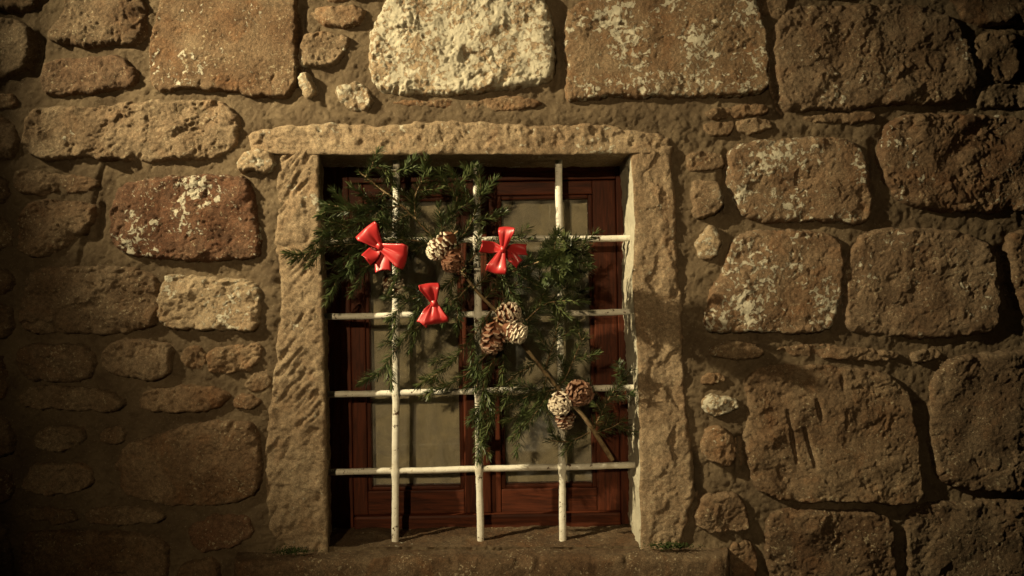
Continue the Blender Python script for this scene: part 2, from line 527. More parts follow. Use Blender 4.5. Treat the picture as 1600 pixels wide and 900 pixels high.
    ([(-70, 810), (10, 812), (20, 870), (15, 945), (-70, 945)], .016, .9, .016, .85, 0, 0),
    ([(280, 885), (325, 872), (345, 885), (338, 945), (275, 945)], .014, .8, .012, .9, 0, 0),
    ([(372, 270), (376, 250), (386, 238), (405, 232), (421, 240), (431, 255), (429, 268), (415, 273), (396, 266)], .030, .9, .012, 1.3, 0, .5),
]


def chaikin(pts):
    out = []
    for i in range(len(pts)):
        a, b = pts[i], pts[(i + 1) % len(pts)]
        out.append((a[0] * .8 + b[0] * .2, a[1] * .8 + b[1] * .2))
        out.append((a[0] * .2 + b[0] * .8, a[1] * .2 + b[1] * .8))
    return out


def poly_sdf(x, y, poly):
    """signed distance, positive inside"""
    d2 = np.full(x.shape, 1e9)
    ins = np.zeros(x.shape, dtype=bool)
    n = len(poly)
    for i in range(n):
        ax, ay = poly[i]
        bx, by = poly[(i + 1) % n]
        ex, ey = bx - ax, by - ay
        wx, wy = x - ax, y - ay
        t = np.clip((wx * ex + wy * ey) / (ex * ex + ey * ey + 1e-12), 0, 1)
        d2 = np.minimum(d2, (wx - ex * t) ** 2 + (wy - ey * t) ** 2)
        cond = ((ay > y) != (by > y))
        with np.errstate(divide='ignore', invalid='ignore'):
            xi = ax + (y - ay) / (by - ay + 1e-15) * ex
        ins ^= cond & (x < xi)
    d = np.sqrt(d2)
    return np.where(ins, d, -d)


def facets(x, z, size, seed):
    """cleaved rock: every cell of a jittered lattice is its own small tilted plane"""
    xs_, zs_ = x / size, z / size
    xi, zi = np.floor(xs_).astype(np.int64), np.floor(zs_).astype(np.int64)
    bd = np.full(x.shape, 1e9)
    out = np.zeros(x.shape)
    for dx in (-1, 0, 1):
        for dz in (-1, 0, 1):
            h1 = _perm[(_perm[(xi + dx + seed * 31) & 1023] + zi + dz) & 1023]
            h2 = _perm[(h1 + 77) & 1023]
            h3 = _perm[(h2 + 191) & 1023]
            h4 = _perm[(h3 + 311) & 1023]
            h5 = _perm[(h4 + 501) & 1023]
            px_ = xi + dx + h1 / 1024.0
            pz_ = zi + dz + h2 / 1024.0
            d = (xs_ - px_) ** 2 + (zs_ - pz_) ** 2
            v = (h3 / 512.0 - 1) * .5 + ((h4 / 512.0 - 1) * (xs_ - px_) + (h5 / 512.0 - 1) * (zs_ - pz_)) * .8
            m = d < bd
            bd = np.where(m, d, bd)
            out = np.where(m, v, out)
    return out


def stone_height(x, z, d, proud, rough, er, seed):
    er = er * .62
    dd = d + 0.0030 + 0.0038 * fbm(x, z, 38, 4, seed + 3, .6) + 0.0045 * perlin(x * 13, z * 13, seed + 9)
    t = np.clip(dd / er, 0, 1)
    prof = np.sqrt(np.clip(1 - (1 - t) ** 2, 0, 1))
    r = np.random.default_rng(seed)
    tilt = r.uniform(-1, 1, 2) * 0.012
    cx, cz = x.mean(), z.mean()
    wx = x + 0.016 * fbm(x, z, 16, 3, seed + 61) + 0.004 * perlin(x * 90, z * 90, seed + 64)
    wz = z + 0.016 * fbm(x, z, 16, 3, seed + 67) + 0.004 * perlin(x * 90, z * 90, seed + 69)
    low = fbm(x, z, 9, 2, seed) * 0.0065
    mid = fbm(wx, wz, 26, 4, seed + 5, .55)
    fac = facets(wx, wz * 1.35, 0.062, seed) * .6 + facets(wx + 7, wz * 1.2, 0.027, seed + 3) * .34
    fine = fbm(wx, wz, 105, 3, seed + 31, .6)
    where = sstep(-.15, .35, fbm(x, z, 8, 2, seed + 71))
    pit = sstep(0.30, 0.75, fbm(wx, wz, 36, 2, seed + 41)) * where
    where2 = sstep(-.2, .4, fbm(x, z, 14, 2, seed + 81))
    pin = sstep(0.34, 0.72, fbm(wx, wz, 88, 2, seed + 83)) * where2
    face = (x - cx) * tilt[0] * 3 + (z - cz) * tilt[1] * 3 + low * (.4 + rough) \
        + rough * (0.0024 * mid * (.35 + where) + 0.0062 * fac * (.35 + where) + 0.0013 * fine - 0.0045 * pit - 0.0042 * pin)
    # broken, spalled lower and right edges
    chip = sstep(0.0, 0.5, fbm(x, z, 17, 3, seed + 55)) * np.exp(-np.clip(dd, 0, 1) / 0.016) * 0.014 * rough
    h = prof * (proud + 0.006 + face - chip) - 0.006
    out = np.clip(-dd / 0.004, 0, 1)
    return h - out * 0.02, dd


def make_stone(i, rec, res=0.0030):
    poly, proud, rough, er, tone, red, lich = rec
    proud, rough = proud * 0.88, rough * (1.0 if rough < .85 else 1.1)
    w = [((px - 800) / K, (450 - py) / K) for px, py in poly]
    w = chaikin(chaikin(w))
    xs = [a for a, b in w]
    zs = [b for a, b in w]
    m = 0.016
    gx = np.arange(min(xs) - m, max(xs) + m, res)
    gz = np.arange(min(zs) - m, max(zs) + m, res)
    X, Z = np.meshgrid(gx, gz)
    sh = X.shape
    X, Z = X.ravel(), Z.ravel()
    d = poly_sdf(X, Z, w)
    h, dd = stone_height(X, Z, d, proud, rough, er, 100 + i * 7)
    if i == CLEFT:
        for (ax, ay, bx, by, wd, dp) in ((1228, 640, 1243, 722, 2.4, .018), (1254, 668, 1271, 728, 2.8, .018),
                                         (1272, 625, 1282, 655, 3.4, .018), (1312, 580, 1314, 610, 2.5, .008),
                                         (1318, 640, 1319, 670, 2.5, .007), (1190, 725, 1240, 760, 14, .008)):
            p0, p1 = np.array([(ax - 800) / K, (450 - ay) / K]), np.array([(bx - 800) / K, (450 - by) / K])
            e = p1 - p0
            t = np.clip(((X - p0[0]) * e[0] + (Z - p0[1]) * e[1]) / (e @ e), 0, 1)
            q = np.hypot(X - p0[0] - t * e[0], Z - p0[1] - t * e[1]) + 0.0015 * perlin(X * 60, Z * 60, 3)
            h -= dp * np.exp(-(q / (wd / K)) ** 2) * np.sin(np.pi * (0.12 + 0.76 * t))
    V = np.stack([X, -h, Z + ZC], 1)
    F = grid_faces(*sh)
    keep = (dd[F] > -0.009).any(1)
    V, F, _ = keep_faces(V, F, keep)
    c = (sum(xs) / len(xs), 0.0, sum(zs) / len(zs) + ZC)
    o = np_mesh('stone', V, F, STONE, wall, c)
    o['tone'], o['red'], o['lichen'] = float(tone if tone >= 1.2 else tone * .80), float(red), float(lich)
    o['dressed'] = 1.2 if tone >= 1.2 else random.Random(i * 13 + 5).choice((0.0, 0.15, 0.35, 0.7))
    return o


CLEFT = next(i for i, r in enumerate(ST) if r[0][0] == (1165, 596))
for i, rec in enumerate(ST):
    make_stone(i, rec)

# courses that carry the wall on past the edges of the picture
rr = random.Random(5)


def course_block(x0, x1, y0, y1, k):
    j = lambda a: a + rr.uniform(-6, 6)
    pts = [(j(x0 + 8), j(y0 + 6)), (j((x0 + x1) / 2), j(y0 + 3)), (j(x1 - 8), j(y0 + 7)), (j(x1 - 3), j((y0 + y1) / 2)),
           (j(x1 - 8), j(y1 - 6)), (j((x0 + x1) / 2), j(y1 - 3)), (j(x0 + 8), j(y1 - 6)), (j(x0 + 3), j((y0 + y1) / 2))]
    make_stone(400 + k, (pts, rr.uniform(.014, .024), .9, .018, rr.uniform(.85, 1.05), 0, .1), 0.009)


k = 0
for side in (-1, 1):
    y = -60
    while y < 960:
        hgt = rr.uniform(100, 150)
        x = 0
        while x < 330:
            wd = rr.uniform(130, 230)
            a, b = (1685 + x, 1685 + x + wd) if side > 0 else (-85 - x - wd, -85 - x)
            course_block(a, b, y, y + hgt, k)
            k += 1
            x += wd + 10
        y += hgt + 8
for (ya, yb) in ((-175, -52), (958, 1080)):
    x = -120
    while x < 1700:
        wd = rr.uniform(150, 280)
        course_block(x, x + wd, ya, yb, k)
        k += 1
        x += wd + 10

# --- mortar: one sheet with the window opening left out
INL = [(498, 243), (502, 350), (504, 450), (508, 560), (510, 700), (513, 850)]     # inner edge, left jamb
INR = [(985, 238), (992, 350), (988, 450), (996, 560), (999, 700), (1001, 845)]    # inner edge, right jamb


def along(poly, ys):
    a = np.array(poly, float)
    return np.interp(ys, a[:, 1], a[:, 0])


gx = np.concatenate([np.arange(-2.1, -1.42, .03), np.arange(-1.42, 1.42, .0048), np.arange(1.42, 2.1, .03)])
gz = np.concatenate([np.arange(-1.2, -.80, .03), np.arange(-.80, .80, .0048), np.arange(.80, 1.3, .03)])
X, Z = np.meshgrid(gx, gz)
sh = X.shape
X, Z = X.ravel(), Z.ravel()
WX, WZ = X + .012 * fbm(X, Z, 20, 3, 91), Z + .012 * fbm(X, Z, 20, 3, 93)
H = 0.0050 * fbm(X, Z, 6, 3, 71) + 0.0034 * fbm(WX, WZ, 22, 4, 77, .6) + 0.0018 * 1.6 * fbm(WX, WZ, 90, 2, 83) - 0.0040
H += 0.0045 * sstep(0, .6, fbm(X, Z, 9, 2, 95)) * np.abs(fbm(WX * .6, WZ, 30, 3, 97))


def blob(px, py, rx, ry, h):
    global H
    H += h * np.exp(-(((X - (px - 800) / K) * K / rx) ** 2 + ((Z - (450 - py) / K) * K / ry) ** 2) ** 1.5)


def groove(pts, wd, dp):
    global H
    q = np.full(X.shape, 1e9)
    for (ax, ay), (bx, by) in zip(pts[:-1], pts[1:]):
        p0, e = np.array([(ax - 800) / K, (450 - ay) / K]), np.array([(bx - ax) / K, (ay - by) / K])
        t = np.clip(((X - p0[0]) * e[0] + (Z - p0[1]) * e[1]) / (e @ e), 0, 1)
        q = np.minimum(q, np.hypot(X - p0[0] - t * e[0], Z - p0[1] - t * e[1]))
    q += 0.002 * perlin(X * 40, Z * 40, 5)
    H -= dp * np.exp(-(q / (wd / K)) ** 2)


for b in ((470, 185, 110, 18, .010), (700, 180, 160, 16, .007), (930, 182, 130, 16, .009), (1060, 200, 60, 26, .009),
          (1090, 470, 30, 50, .004), (420, 440, 14, 80, .006), (410, 620, 22, 60, .006), (395, 830, 60, 40, .007),
          (560, 80, 22, 40, .008), (505, 160, 40, 14, .010), (200, 405, 60, 14, .006), (1110, 255, 30, 20, .005),
          (1110, 860, 40, 40, .006), (1240, 200, 80, 12, .008), (1360, 210, 20, 40, .006)):
    blob(*b)
for g in (([(1186, 0), (1204, 60), (1206, 120), (1224, 175)], 7, .030), ([(1433, 640), (1440, 700), (1448, 770)], 9, .026),
          ([(1366, 225), (1368, 270), (1372, 300)], 7, .018), ([(1318, 400), (1317, 470), (1306, 515)], 6, .022),
          ([(471, 20), (467, 80), (466, 130)], 6, .022), ([(872, 60), (874, 120), (868, 140)], 6, .016),
          ([(1080, 715), (1088, 745), (1088, 775)], 7, .040), ([(1157, 690), (1158, 738)], 8, .036),
          ([(1565, 390), (1573, 440), (1586, 480)], 6, .025), ([(158, 320), (154, 370)], 4, .02),
          ([(60, 60), (50, 110)], 10, .025), ([(1135, 240), (1134, 330)], 5, .015), ([(480, 115), (510, 165)], 5, .012),
          ([(160, 260), (120, 420)], 3, .01), ([(1170, 840), (1195, 900)], 8, .02)):
    groove(*g)
V = np.stack([X, -H, Z + ZC], 1)
F = grid_faces(*sh)
py = 450 - Z * K
px = 800 + X * K
inside = (px > along(INL, py) - 8) & (px < along(INR, py) + 8) & (py > 236) & (py < 856)
V, F, _ = keep_faces(V, F, ~inside[F].all(1))
np_mesh('mortar', V, F, MORTAR, wall, (0, 0, ZC))
# the solid rubble core that the stones are bedded in (sealed behind, open where the window is)
bm = bmesh.new()


def core_box(x0, x1, z0, z1, y0=0.055, y1=0.42):
    bmesh.ops.create_cube(bm, size=1, matrix=Matrix.Translation(((x0 + x1) / 2, (y0 + y1) / 2, (z0 + z1) / 2)) @
                          Matrix.Diagonal((x1 - x0, y1 - y0, z1 - z0, 1)))


core_box(-2.1, -0.56, ZC - 1.2, ZC + 1.25)
core_box(0.40, 2.1, ZC - 1.2, ZC + 1.25)
core_box(-0.56, 0.40, ZC + 0.42, ZC + 1.25)
core_box(-0.56, 0.40, ZC - 1.2, ZC - 0.76)
bm_obj('rubble_core', bm, MORTAR, wall)

# --- dressed surround: lintel, two jambs and the sill
DEPTH = 0.215


def resample(poly, n):
    a = np.array(poly, float)
    s = np.concatenate([[0], np.cumsum(np.hypot(*np.diff(a, axis=0).T))])
    t = np.linspace(0, s[-1], n)
    return np.stack([np.interp(t, s, a[:, 0]), np.interp(t, s, a[:, 1])], 1)


def dressed(name, outer, inner, n, mcols, proud, tool, seed, edge_noise, tone, red, lich, margin=0.02, lime=0.0, splay=0.0):
    """front face between an outer and an inner edge, then the reveal running back from the inner edge"""
    A = resample(outer, n)
    B = resample(inner, n)
    A = np.stack([(A[:, 0] - 800) / K, (450 - A[:, 1]) / K], 1)
    B = np.stack([(B[:, 0] - 800) / K, (450 - B[:, 1]) / K], 1)
    tt = np.linspace(0, 1, n)
    # wander of the inner arris
    dirv = (B - A)
    ln = np.hypot(dirv[:, 0], dirv[:, 1])
    dirv = dirv / ln[:, None]
    wob = edge_noise * fbm(tt * 14, tt * 0 + seed, 1.0, 4, seed)
    B = B + dirv * wob[:, None]
    s = np.concatenate([np.linspace(0, 1, mcols)])
    G = A[:, None, :] * (1 - s[None, :, None]) + B[:, None, :] * s[None, :, None]
    x, z = G[..., 0], G[..., 1]
    L = np.hypot(*(B[-1] - B[0]))
    d_out = s[None, :] * ln[:, None] + 0.005 * fbm(x, z, 30, 3, seed + 2)
    d_end = np.minimum(tt, 1 - tt)[:, None] * L
    d_in = (1 - s)[None, :] * ln[:, None]
    dmin = np.minimum(d_out, d_end)
    t = np.clip(dmin / 0.014, 0, 1)
    prof = np.sqrt(np.clip(1 - (1 - t) ** 2, 0, 1))
    rough_mask = sstep(margin * .5, margin * 1.3, d_in + 0.008 * fbm(x, z, 12, 2, seed + 3))
    rel = tool(x, z, seed)
    face = 0.003 * fbm(x, z, 7, 2, seed + 6) + rough_mask * rel + 0.0007 * fbm(x, z, 90, 2, seed + 8)
    nick = sstep(0.15, 0.5, fbm(x, z, 22, 2, seed + 17)) * np.exp(-d_in / 0.007) * 0.007
    rnd = 0.0035 * np.exp(-(d_in / 0.0035))
    h = prof * (proud + 0.012 + face - nick - rnd) - 0.016
    front = np.stack([x, -h, z + ZC], -1)
    ry = np.concatenate([[0.003, 0.007, 0.012], np.linspace(0.02, DEPTH, 26)])
    base = -h[:, -1]
    yy = base[:, None] + ry[None, :] * (1 - base[:, None] / DEPTH)
    nn = 0.0028 * fbm(yy * 1.0, tt[:, None] * L + 0 * yy, 28, 3, seed + 12) + 0.0012 * fbm(yy, tt[:, None] * L + 0 * yy, 110, 2, seed + 13)
    fadein = np.clip(ry / 0.012, 0, 1)[None, :]
    nn = nn - splay * (ry / DEPTH)[None, :]
    xr = B[:, 0:1] + dirv[:, 0:1] * (nn * fadein)
    zr = B[:, 1:2] + dirv[:, 1:2] * (nn * fadein)
    rev = np.stack([xr, yy, zr + ZC], -1)
    V = np.concatenate([front, rev], 1)
    nr, nc = V.shape[:2]
    c = V.reshape(-1, 3).mean(0)
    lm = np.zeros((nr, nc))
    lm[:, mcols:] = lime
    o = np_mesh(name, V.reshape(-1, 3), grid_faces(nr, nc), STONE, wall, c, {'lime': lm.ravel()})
    o['tone'], o['red'], o['lichen'], o['dressed'] = tone, red, lich, 1.0  # tone: own paler stone, with the brighter central light painted in
    return o


def tool_diag(x, z, seed):
    # slanting chisel strokes
    u = x * .80 - z * .60
    v = x * .60 + z * .80
    u = u + .004 * fbm(x, z, 22, 2, seed + 47)
    st = fbm(u, v * 0.13, 80, 2, seed + 40)
    where = sstep(-.25, .3, fbm(x, z, 8, 2, seed + 44) + .1)
    return (0.0110 * st - 0.008 * sstep(.15, .6, st)) * where + 0.0040 * fbm(x, z, 24, 4, seed + 45) \
        + .0035 * facets(x + .006 * fbm(x, z, 40, 2, 9), z, .03, seed)


def tool_pick(x, z, seed):
    wx, wz = x + .008 * fbm(x, z, 30, 3, seed + 50), z + .008 * fbm(x, z, 30, 3, seed + 51)
    return 0.0032 * fbm(wx, wz * .8, 40, 4, seed + 40, .6) + 0.0035 * fbm(x, z, 14, 2, seed + 42) + 0.0040 * facets(wx, wz, .020, seed)


def tool_rough(x, z, seed):
    wx, wz = x + .010 * fbm(x, z, 26, 3, seed + 50), z + .010 * fbm(x, z, 26, 3, seed + 51)
    return 0.0030 * fbm(wx, wz * .7, 34, 4, seed + 40, .6) + 0.006 * fbm(x, z * .6, 11, 2, seed + 42) + 0.0060 * facets(wx, wz * .6, .036, seed)


dressed('lintel', [(386, 211), (402, 203), (440, 195), (520, 190), (600, 196), (680, 187), (760, 189), (830, 195), (920, 191), (985, 200), (1025, 208), (1050, 212)],
        [(392, 240), (420, 241), (498, 243), (600, 243), (742, 242), (860, 243), (985, 241), (1046, 240)], 300, 26, .016, tool_pick, 301, .0016, 1.16, .0, .30, .016)
dressed('jamb', [(436, 228), (431, 290), (430, 330), (427, 380), (436, 430), (438, 480), (428, 560), (420, 640), (414, 690), (413, 760), (420, 830), (445, 880)],
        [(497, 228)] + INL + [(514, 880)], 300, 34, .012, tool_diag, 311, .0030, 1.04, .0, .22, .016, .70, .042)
dressed('jamb', [(1056, 226), (1050, 262), (1055, 300), (1058, 350), (1060, 420), (1067, 470), (1070, 560), (1072, 600), (1075, 650), (1085, 710), (1086, 770), (1072, 830), (1058, 880)],
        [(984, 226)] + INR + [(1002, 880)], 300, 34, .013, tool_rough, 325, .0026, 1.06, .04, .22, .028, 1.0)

# sill: a slab whose top runs from the window out past the wall face
prof = [(0.225, -0.6815), (0.16, -0.6815), (0.08, -0.682), (0.0, -0.683), (-0.045, -0.6835), (-0.056, -0.685), (-0.062, -0.690),
        (-0.064, -0.700), (-0.064, -0.73), (-0.063, -0.76), (-0.060, -0.80), (-0.05, -0.83), (0.02, -0.832)]
pr = resample([(a * 1000, b * 1000) for a, b in prof], 70) / 1000
xs = np.linspace(-0.715, 0.560, 260)
Y = np.repeat(pr[None, :, 0], len(xs), 0)
Zz = np.repeat(pr[None, :, 1], len(xs), 0)
Xx = np.repeat(xs[:, None], 70, 1)
wobz = 0.004 * fbm(Xx, Y + Zz, 9, 2, 401) + 0.0022 * fbm(Xx, Y + Zz, 40, 3, 405)
edge = np.exp(-(((Y + 0.06) / 0.012) ** 2 + ((Zz + 0.687) / 0.014) ** 2))
chip = sstep(.05, .5, fbm(Xx, Y * 0, 12, 3, 409)) * edge * 0.010
Y = Y + np.where(Zz < -0.69, wobz, 0) + chip
Zz = Zz + np.where(Zz > -0.692, wobz, 0) - chip * .6 + 0.010 * (Xx + 0.1) * sstep(-.8, -.69, Zz)
endd = np.minimum(Xx - xs[0], xs[-1] - Xx)
Y = Y + 0.045 * np.exp(-endd / 0.008)
V = np.stack([Xx, Y, Zz + ZC], -1)
o = np_mesh('window_sill', V.reshape(-1, 3), grid_faces(260, 70)[:, ::-1], STONE, wall, (-.08, 0, ZC - .70))
o['tone'], o['red'], o['lichen'] = .55, .0, .05  # light falloff at the bottom put into the darker tone

# moss in the corners where the jambs meet the sill
mv, mf = [], []
mr = random.Random(3)
for (cx, cy, sx, sy, num) in ((1045, 853, 36, 5, 420), (455, 861, 34, 5, 240)):
    for _ in range(num):
        gx_, gy_ = mr.gauss(0, .55), mr.gauss(0, .55)
        p = P(cx + gx_ * sx, cy + gy_ * sy, -0.022 - abs(mr.gauss(0, .010)))
        a = mr.uniform(0, 6.28)
        r = mr.uniform(.0015, .0032)
        hh = mr.uniform(.002, .006) * math.exp(-gx_ * gx_)
        b0 = len(mv)
        for q in range(3):
            mv.append((p.x + r * math.cos(a + q * 2.09), p.y + r * math.sin(a + q * 2.09), p.z))
        mv.append((p.x + mr.uniform(-.003, .003), p.y - mr.uniform(0, .004), p.z + hh))
        mf += [(b0, b0 + 1, b0 + 3), (b0 + 1, b0 + 2, b0 + 3), (b0 + 2, b0, b0 + 3)]
o = np_mesh('moss', mv, mf, MOSS, wall, (0, 0, ZC - .7))
o['kind'] = 'stuff'

# ------------------------------------------------------------------ wooden window behind the bars
TILT = math.radians(-0.95)
win = thing('window', 'two leaf reddish brown wooden window with a pane in each leaf, set deep behind white bars',
            'window', (0, 0, ZC))
win.rotation_euler = (0, TILT, 0)


def L(px, py, Y):
    """window-local point (before the slight lean of the frame) for a photograph pixel"""
    p = P(px, py, Y)
    return p.x, p.z - ZC


def board(name, parent, px0, py0, px1, py1, y0, y1, horizontal, bev=0.0035):
    x0, z1 = L(px0, py0, y0)
    x1, z0 = L(px1, py1, y0)
    bm = bmesh.new()
    bmesh.ops.create_cube(bm, size=1, matrix=Matrix.Translation(((x0 + x1) / 2, (y0 + y1) / 2, (z0 + z1) / 2)) @
                          Matrix.Diagonal((x1 - x0, y1 - y0, z1 - z0, 1)))
    bmesh.ops.bevel(bm, geom=list(bm.edges), offset=bev, segments=2, affect='EDGES', profile=0.6)
    o = bm_obj(name, bm, WOOD, parent)
    o['horizontal'] = 1.0 if horizontal else 0.0
    return o


FY = 0.200
board('frame_post', win, 498, 250, 546, 862, FY, .27, False)
board('frame_post', win, 965, 250, 1000, 862, FY, .27, False)
board('frame_head', win, 546.5, 250, 964.5, 282, FY, .27, True)
board('frame_bottom', win, 546.5, 803, 964.5, 862, FY - .012, .27, True, .008)


def sash(x0, x1, gx0, gx1):
    s = bpy.data.objects.new('sash', None)
    COL.objects.link(s)
    s.parent = win
    y0, y1 = FY + .006, .255
    gt, gb = 312, 757
    board('stile', s, x0, 284, gx0 - 7, 801, y0, y1, False)
    board('stile', s, gx1 + 7, 284, x1, 801, y0, y1, False)
    board('rail', s, gx0 - 6.6, 284, gx1 + 6.6, gt - 7, y0 + .001, y1, True)
    board('rail', s, gx0 - 6.6, gb + 7, gx1 + 6.6, 801, y0 + .001, y1, True)
    # moulded bead round the glass, set back from the stiles
    board('glazing_bead', s, gx0 - 6.8, gt - 6.8, gx0, gb + 6.8, y0 + .012, y1, False, .004)
    board('glazing_bead', s, gx1, gt - 6.8, gx1 + 6.8, gb + 6.8, y0 + .012, y1, False, .004)
    board('glazing_bead', s, gx0 + .2, gt - 6.8, gx1 - .2, gt, y0 + .013, y1, True, .004)
    board('glazing_bead', s, gx0 + .2, gb, gx1 - .2, gb + 6.8, y0 + .013, y1, True, .004)
    bm = bmesh.new()
    a, b = L(gx0 - 3, gt - 3, y0 + .03), L(gx1 + 3, gb + 3, y0 + .03)
    bmesh.ops.create_cube(bm, size=1, matrix=Matrix.Translation(((a[0] + b[0]) / 2, y0 + .032, (a[1] + b[1]) / 2)) @
                          Matrix.Diagonal((b[0] - a[0], .003, a[1] - b[1], 1)))
    bm_obj('pane', bm, GLASS, s)
    return s


sash(547, 747, 576, 714)
sash(755, 964, 785, 921)
board('cover_strip', win, 741, 284, 762, 801, FY - .004, FY + .0055, False, .003)


def curtain(px0, px1, label, seed):
    n = 120
    x0, z1 = L(px0, 300, .262)
    x1, z0 = L(px1, 772, .262)
    u = np.linspace(0, 1, n)
    v = np.linspace(0, 1, 40)
    U, Vv = np.meshgrid(u, v)
    yy = 0.270 + 0.0060 * np.sin(U * 26 + 1.2 * np.sin(U * 7 + seed)) * (0.6 + .4 * Vv) + 0.002 * perlin(U * 5, Vv * 3, seed)
    X_ = x0 + (x1 - x0) * U
    Z_ = z0 + (z1 - z0) * Vv
    c, s_ = math.cos(TILT), math.sin(TILT)
    V_ = np.stack([X_ * c + Z_ * s_, yy, -X_ * s_ + Z_ * c + ZC], -1).reshape(-1, 3)
    back = V_ + np.array([0, .0015, 0])
    F_ = grid_faces(40, n)
    o = np_mesh('curtain', np.concatenate([V_, back]), np.concatenate([F_, F_[:, ::-1] + len(V_)]), CLOTH, None,
                tuple(V_.mean(0)))
    o['label'], o['category'], o['group'] = label, 'curtain', 'curtains behind the window panes'


curtain(563, 748, 'pale beige curtain drawn behind the left pane of the window', 2)
curtain(756, 934, 'pale beige curtain drawn behind the right pane of the window', 5)

# ------------------------------------------------------------------ iron grille, white paint
GY = 0.080
grille = thing('window_grille', 'white painted iron window grille of three uprights and four crossbars, paint chipped',
               'window bars', P(750, 845, GY))


def bar(name, p0, p1, w, round_, seed, swell):
    """a hand-forged bar: a swept section that wanders a little and swells where it is pierced"""
    p0, p1 = Vector(p0), Vector(p1)
    n = 160
    k_ = 12
    ax = (p1 - p0).normalized()
    up = Vector((0, 1, 0))
    si = ax.cross(up).normalized()
    V_ = []
    for i in range(n):
        t = i / (n - 1)
        dist = (p1 - p0).length * t
        c = p0 + (p1 - p0) * t
        r = w * 0.5
        off = 0.0018 * float(perlin(np.array([t * 5.0]), np.array([seed * 3.7]), seed)[0])
        off2 = 0.0006 * float(perlin(np.array([t * 40.0]), np.array([seed * 3.7]), seed + 3)[0])
        for sw in swell:
            r += 0.0028 * math.exp(-((dist - sw) / 0.014) ** 2)
        c = c + si * off + up * off * .6
        for j in range(k_):
            a = 2 * math.pi * (j + .5) / k_
            ca, sa = math.cos(a), math.sin(a)
            m = max(abs(ca), abs(sa))
            q = round_ + (1 - round_) * min(1 / m, 1.22) * 0.97
            rr_ = (r + off2) * q
            V_.append(c + si * (ca * rr_) + up * (sa * rr_))
    F_ = []
    for i in range(n - 1):
        for j in range(k_):
            F_.append((i * k_ + j, i * k_ + (j + 1) % k_, (i + 1) * k_ + (j + 1) % k_, (i + 1) * k_ + j))
    V_ = np.array([tuple(v) for v in V_])
    return np_mesh(name, V_, F_, PAINT, grille, tuple((p0 + p1) / 2))


Hbars = [((486, 377), (1012, 372)), ((488, 494.5), (1016, 487)), ((490, 617), (1018, 605)), ((492, 738.5), (1022, 726.5))]
Vbars = [((619, 236), (618, 858)), ((744, 236), (750.5, 856)), ((873, 236), (879.5, 852))]
for i, (a, b) in enumerate(Vbars):
    p0, p1 = P(*a, GY), P(*b, GY)
    sw = []
    for (c, d) in Hbars:
        yy_ = c[1] + (d[1] - c[1]) * ((a[0] - c[0]) / (d[0] - c[0]))
        sw.append((yy_ - a[1]) / K * (CD + GY) / CD)
    bar('upright_bar', p0, p1, .0195, .25, 11 + i, sw)
for i, (a, b) in enumerate(Hbars):
    bar('cross_bar', P(*a, GY), P(*b, GY), .0172, .85, 31 + i, [])

# ------------------------------------------------------------------ fir bough tied to the grille
bough = thing('fir_bough', 'large dark green fir bough tied slantwise across the white window bars',
              'fir branch', P(955, 716, .06))
fr = random.Random(21)


def catmull(pts, per=10):
    pts = [Vector(p) for p in pts]
    ext = [pts[0] * 2 - pts[1]] + pts + [pts[-1] * 2 - pts[-2]]
    out = []
    for i in range(1, len(ext) - 2):
        a, b, c, d = ext[i - 1:i + 3]
        for q in range(per):
            t = q / per
            out.append(0.5 * ((2 * b) + (c - a) * t + (2 * a - 5 * b + 4 * c - d) * t * t + (3 * b - a - 3 * c + d) * t ** 3))
    out.append(pts[-1])
    return out


def tube(path, r0, r1, V_, F_, k_=6, knots=0.0):
    b0 = len(V_)
    n = len(path)
    for i, p in enumerate(path):
        T = (path[min(i + 1, n - 1)] - path[max(i - 1, 0)]).normalized()
        A = T.cross(Vector((0, 1, 0.01))).normalized()
        B = T.cross(A)
        r = r0 + (r1 - r0) * i / (n - 1)
        if knots:
            r *= 1 + knots * fr.uniform(-1, 1)
        for j in range(k_):
            a = 6.2832 * j / k_
            V_.append(p + A * (r * math.cos(a)) + B * (r * math.sin(a)))
    for i in range(n - 1):
        for j in range(k_):
            F_.append((b0 + i * k_ + j, b0 + i * k_ + (j + 1) % k_, b0 + (i + 1) * k_ + (j + 1) % k_, b0 + (i + 1) * k_ + j))


def needles(path, V_, F_, ln=.021, dens=1.0, start=0.0):
    n = len(path)
    nrm = Vector((fr.uniform(-.5, .5), -1, fr.uniform(-.4, .5))).normalized()
    for i in range(n - 1):
        if i / n < start:
            continue
        a, b = path[i], path[i + 1]
        seg = b - a
        T = seg.normalized()
        N_ = (nrm - T * nrm.dot(T)).normalized()
        B = T.cross(N_)
        cnt = seg.length / .00066 * dens
        cnt = int(cnt) + (1 if fr.random() < cnt - int(cnt) else 0)
        for q in range(cnt):
            base = a + seg * fr.random()
            phi = fr.choice((0, math.pi)) + fr.gauss(0, .55) if fr.random() < .72 else fr.uniform(0.2, math.pi - .2)
            al = math.radians(fr.gauss(56, 11))
            if i > n - 4:
                al *= fr.uniform(.3, 1)
            side = B * math.cos(phi) + N_ * math.sin(phi)
            D = T * math.cos(al) + side * math.sin(al)
            l_ = ln * fr.uniform(.7, 1.15) * (1 - .35 * (i / n) ** 3)
            w_ = fr.uniform(.0012, .0019)
            Q = D.cross(T).normalized()
            R = D.cross(Q)
            mid = base + D * (l_ * .55) + T * (l_ * .03)
            tip = base + D * l_ + T * (l_ * .10) + Vector((0, 0, -l_ * .04))
            b0 = len(V_)
            V_ += [base + Q * w_ * .6, base - Q * w_ * .6, mid - Q * w_ + R * w_ * .4, mid + Q * w_ + R * w_ * .4, tip - Q * w_ * .25, tip + Q * w_ * .25]
            F_ += [(b0, b0 + 1, b0 + 2, b0 + 3), (b0 + 3, b0 + 2, b0 + 4, b0 + 5)]


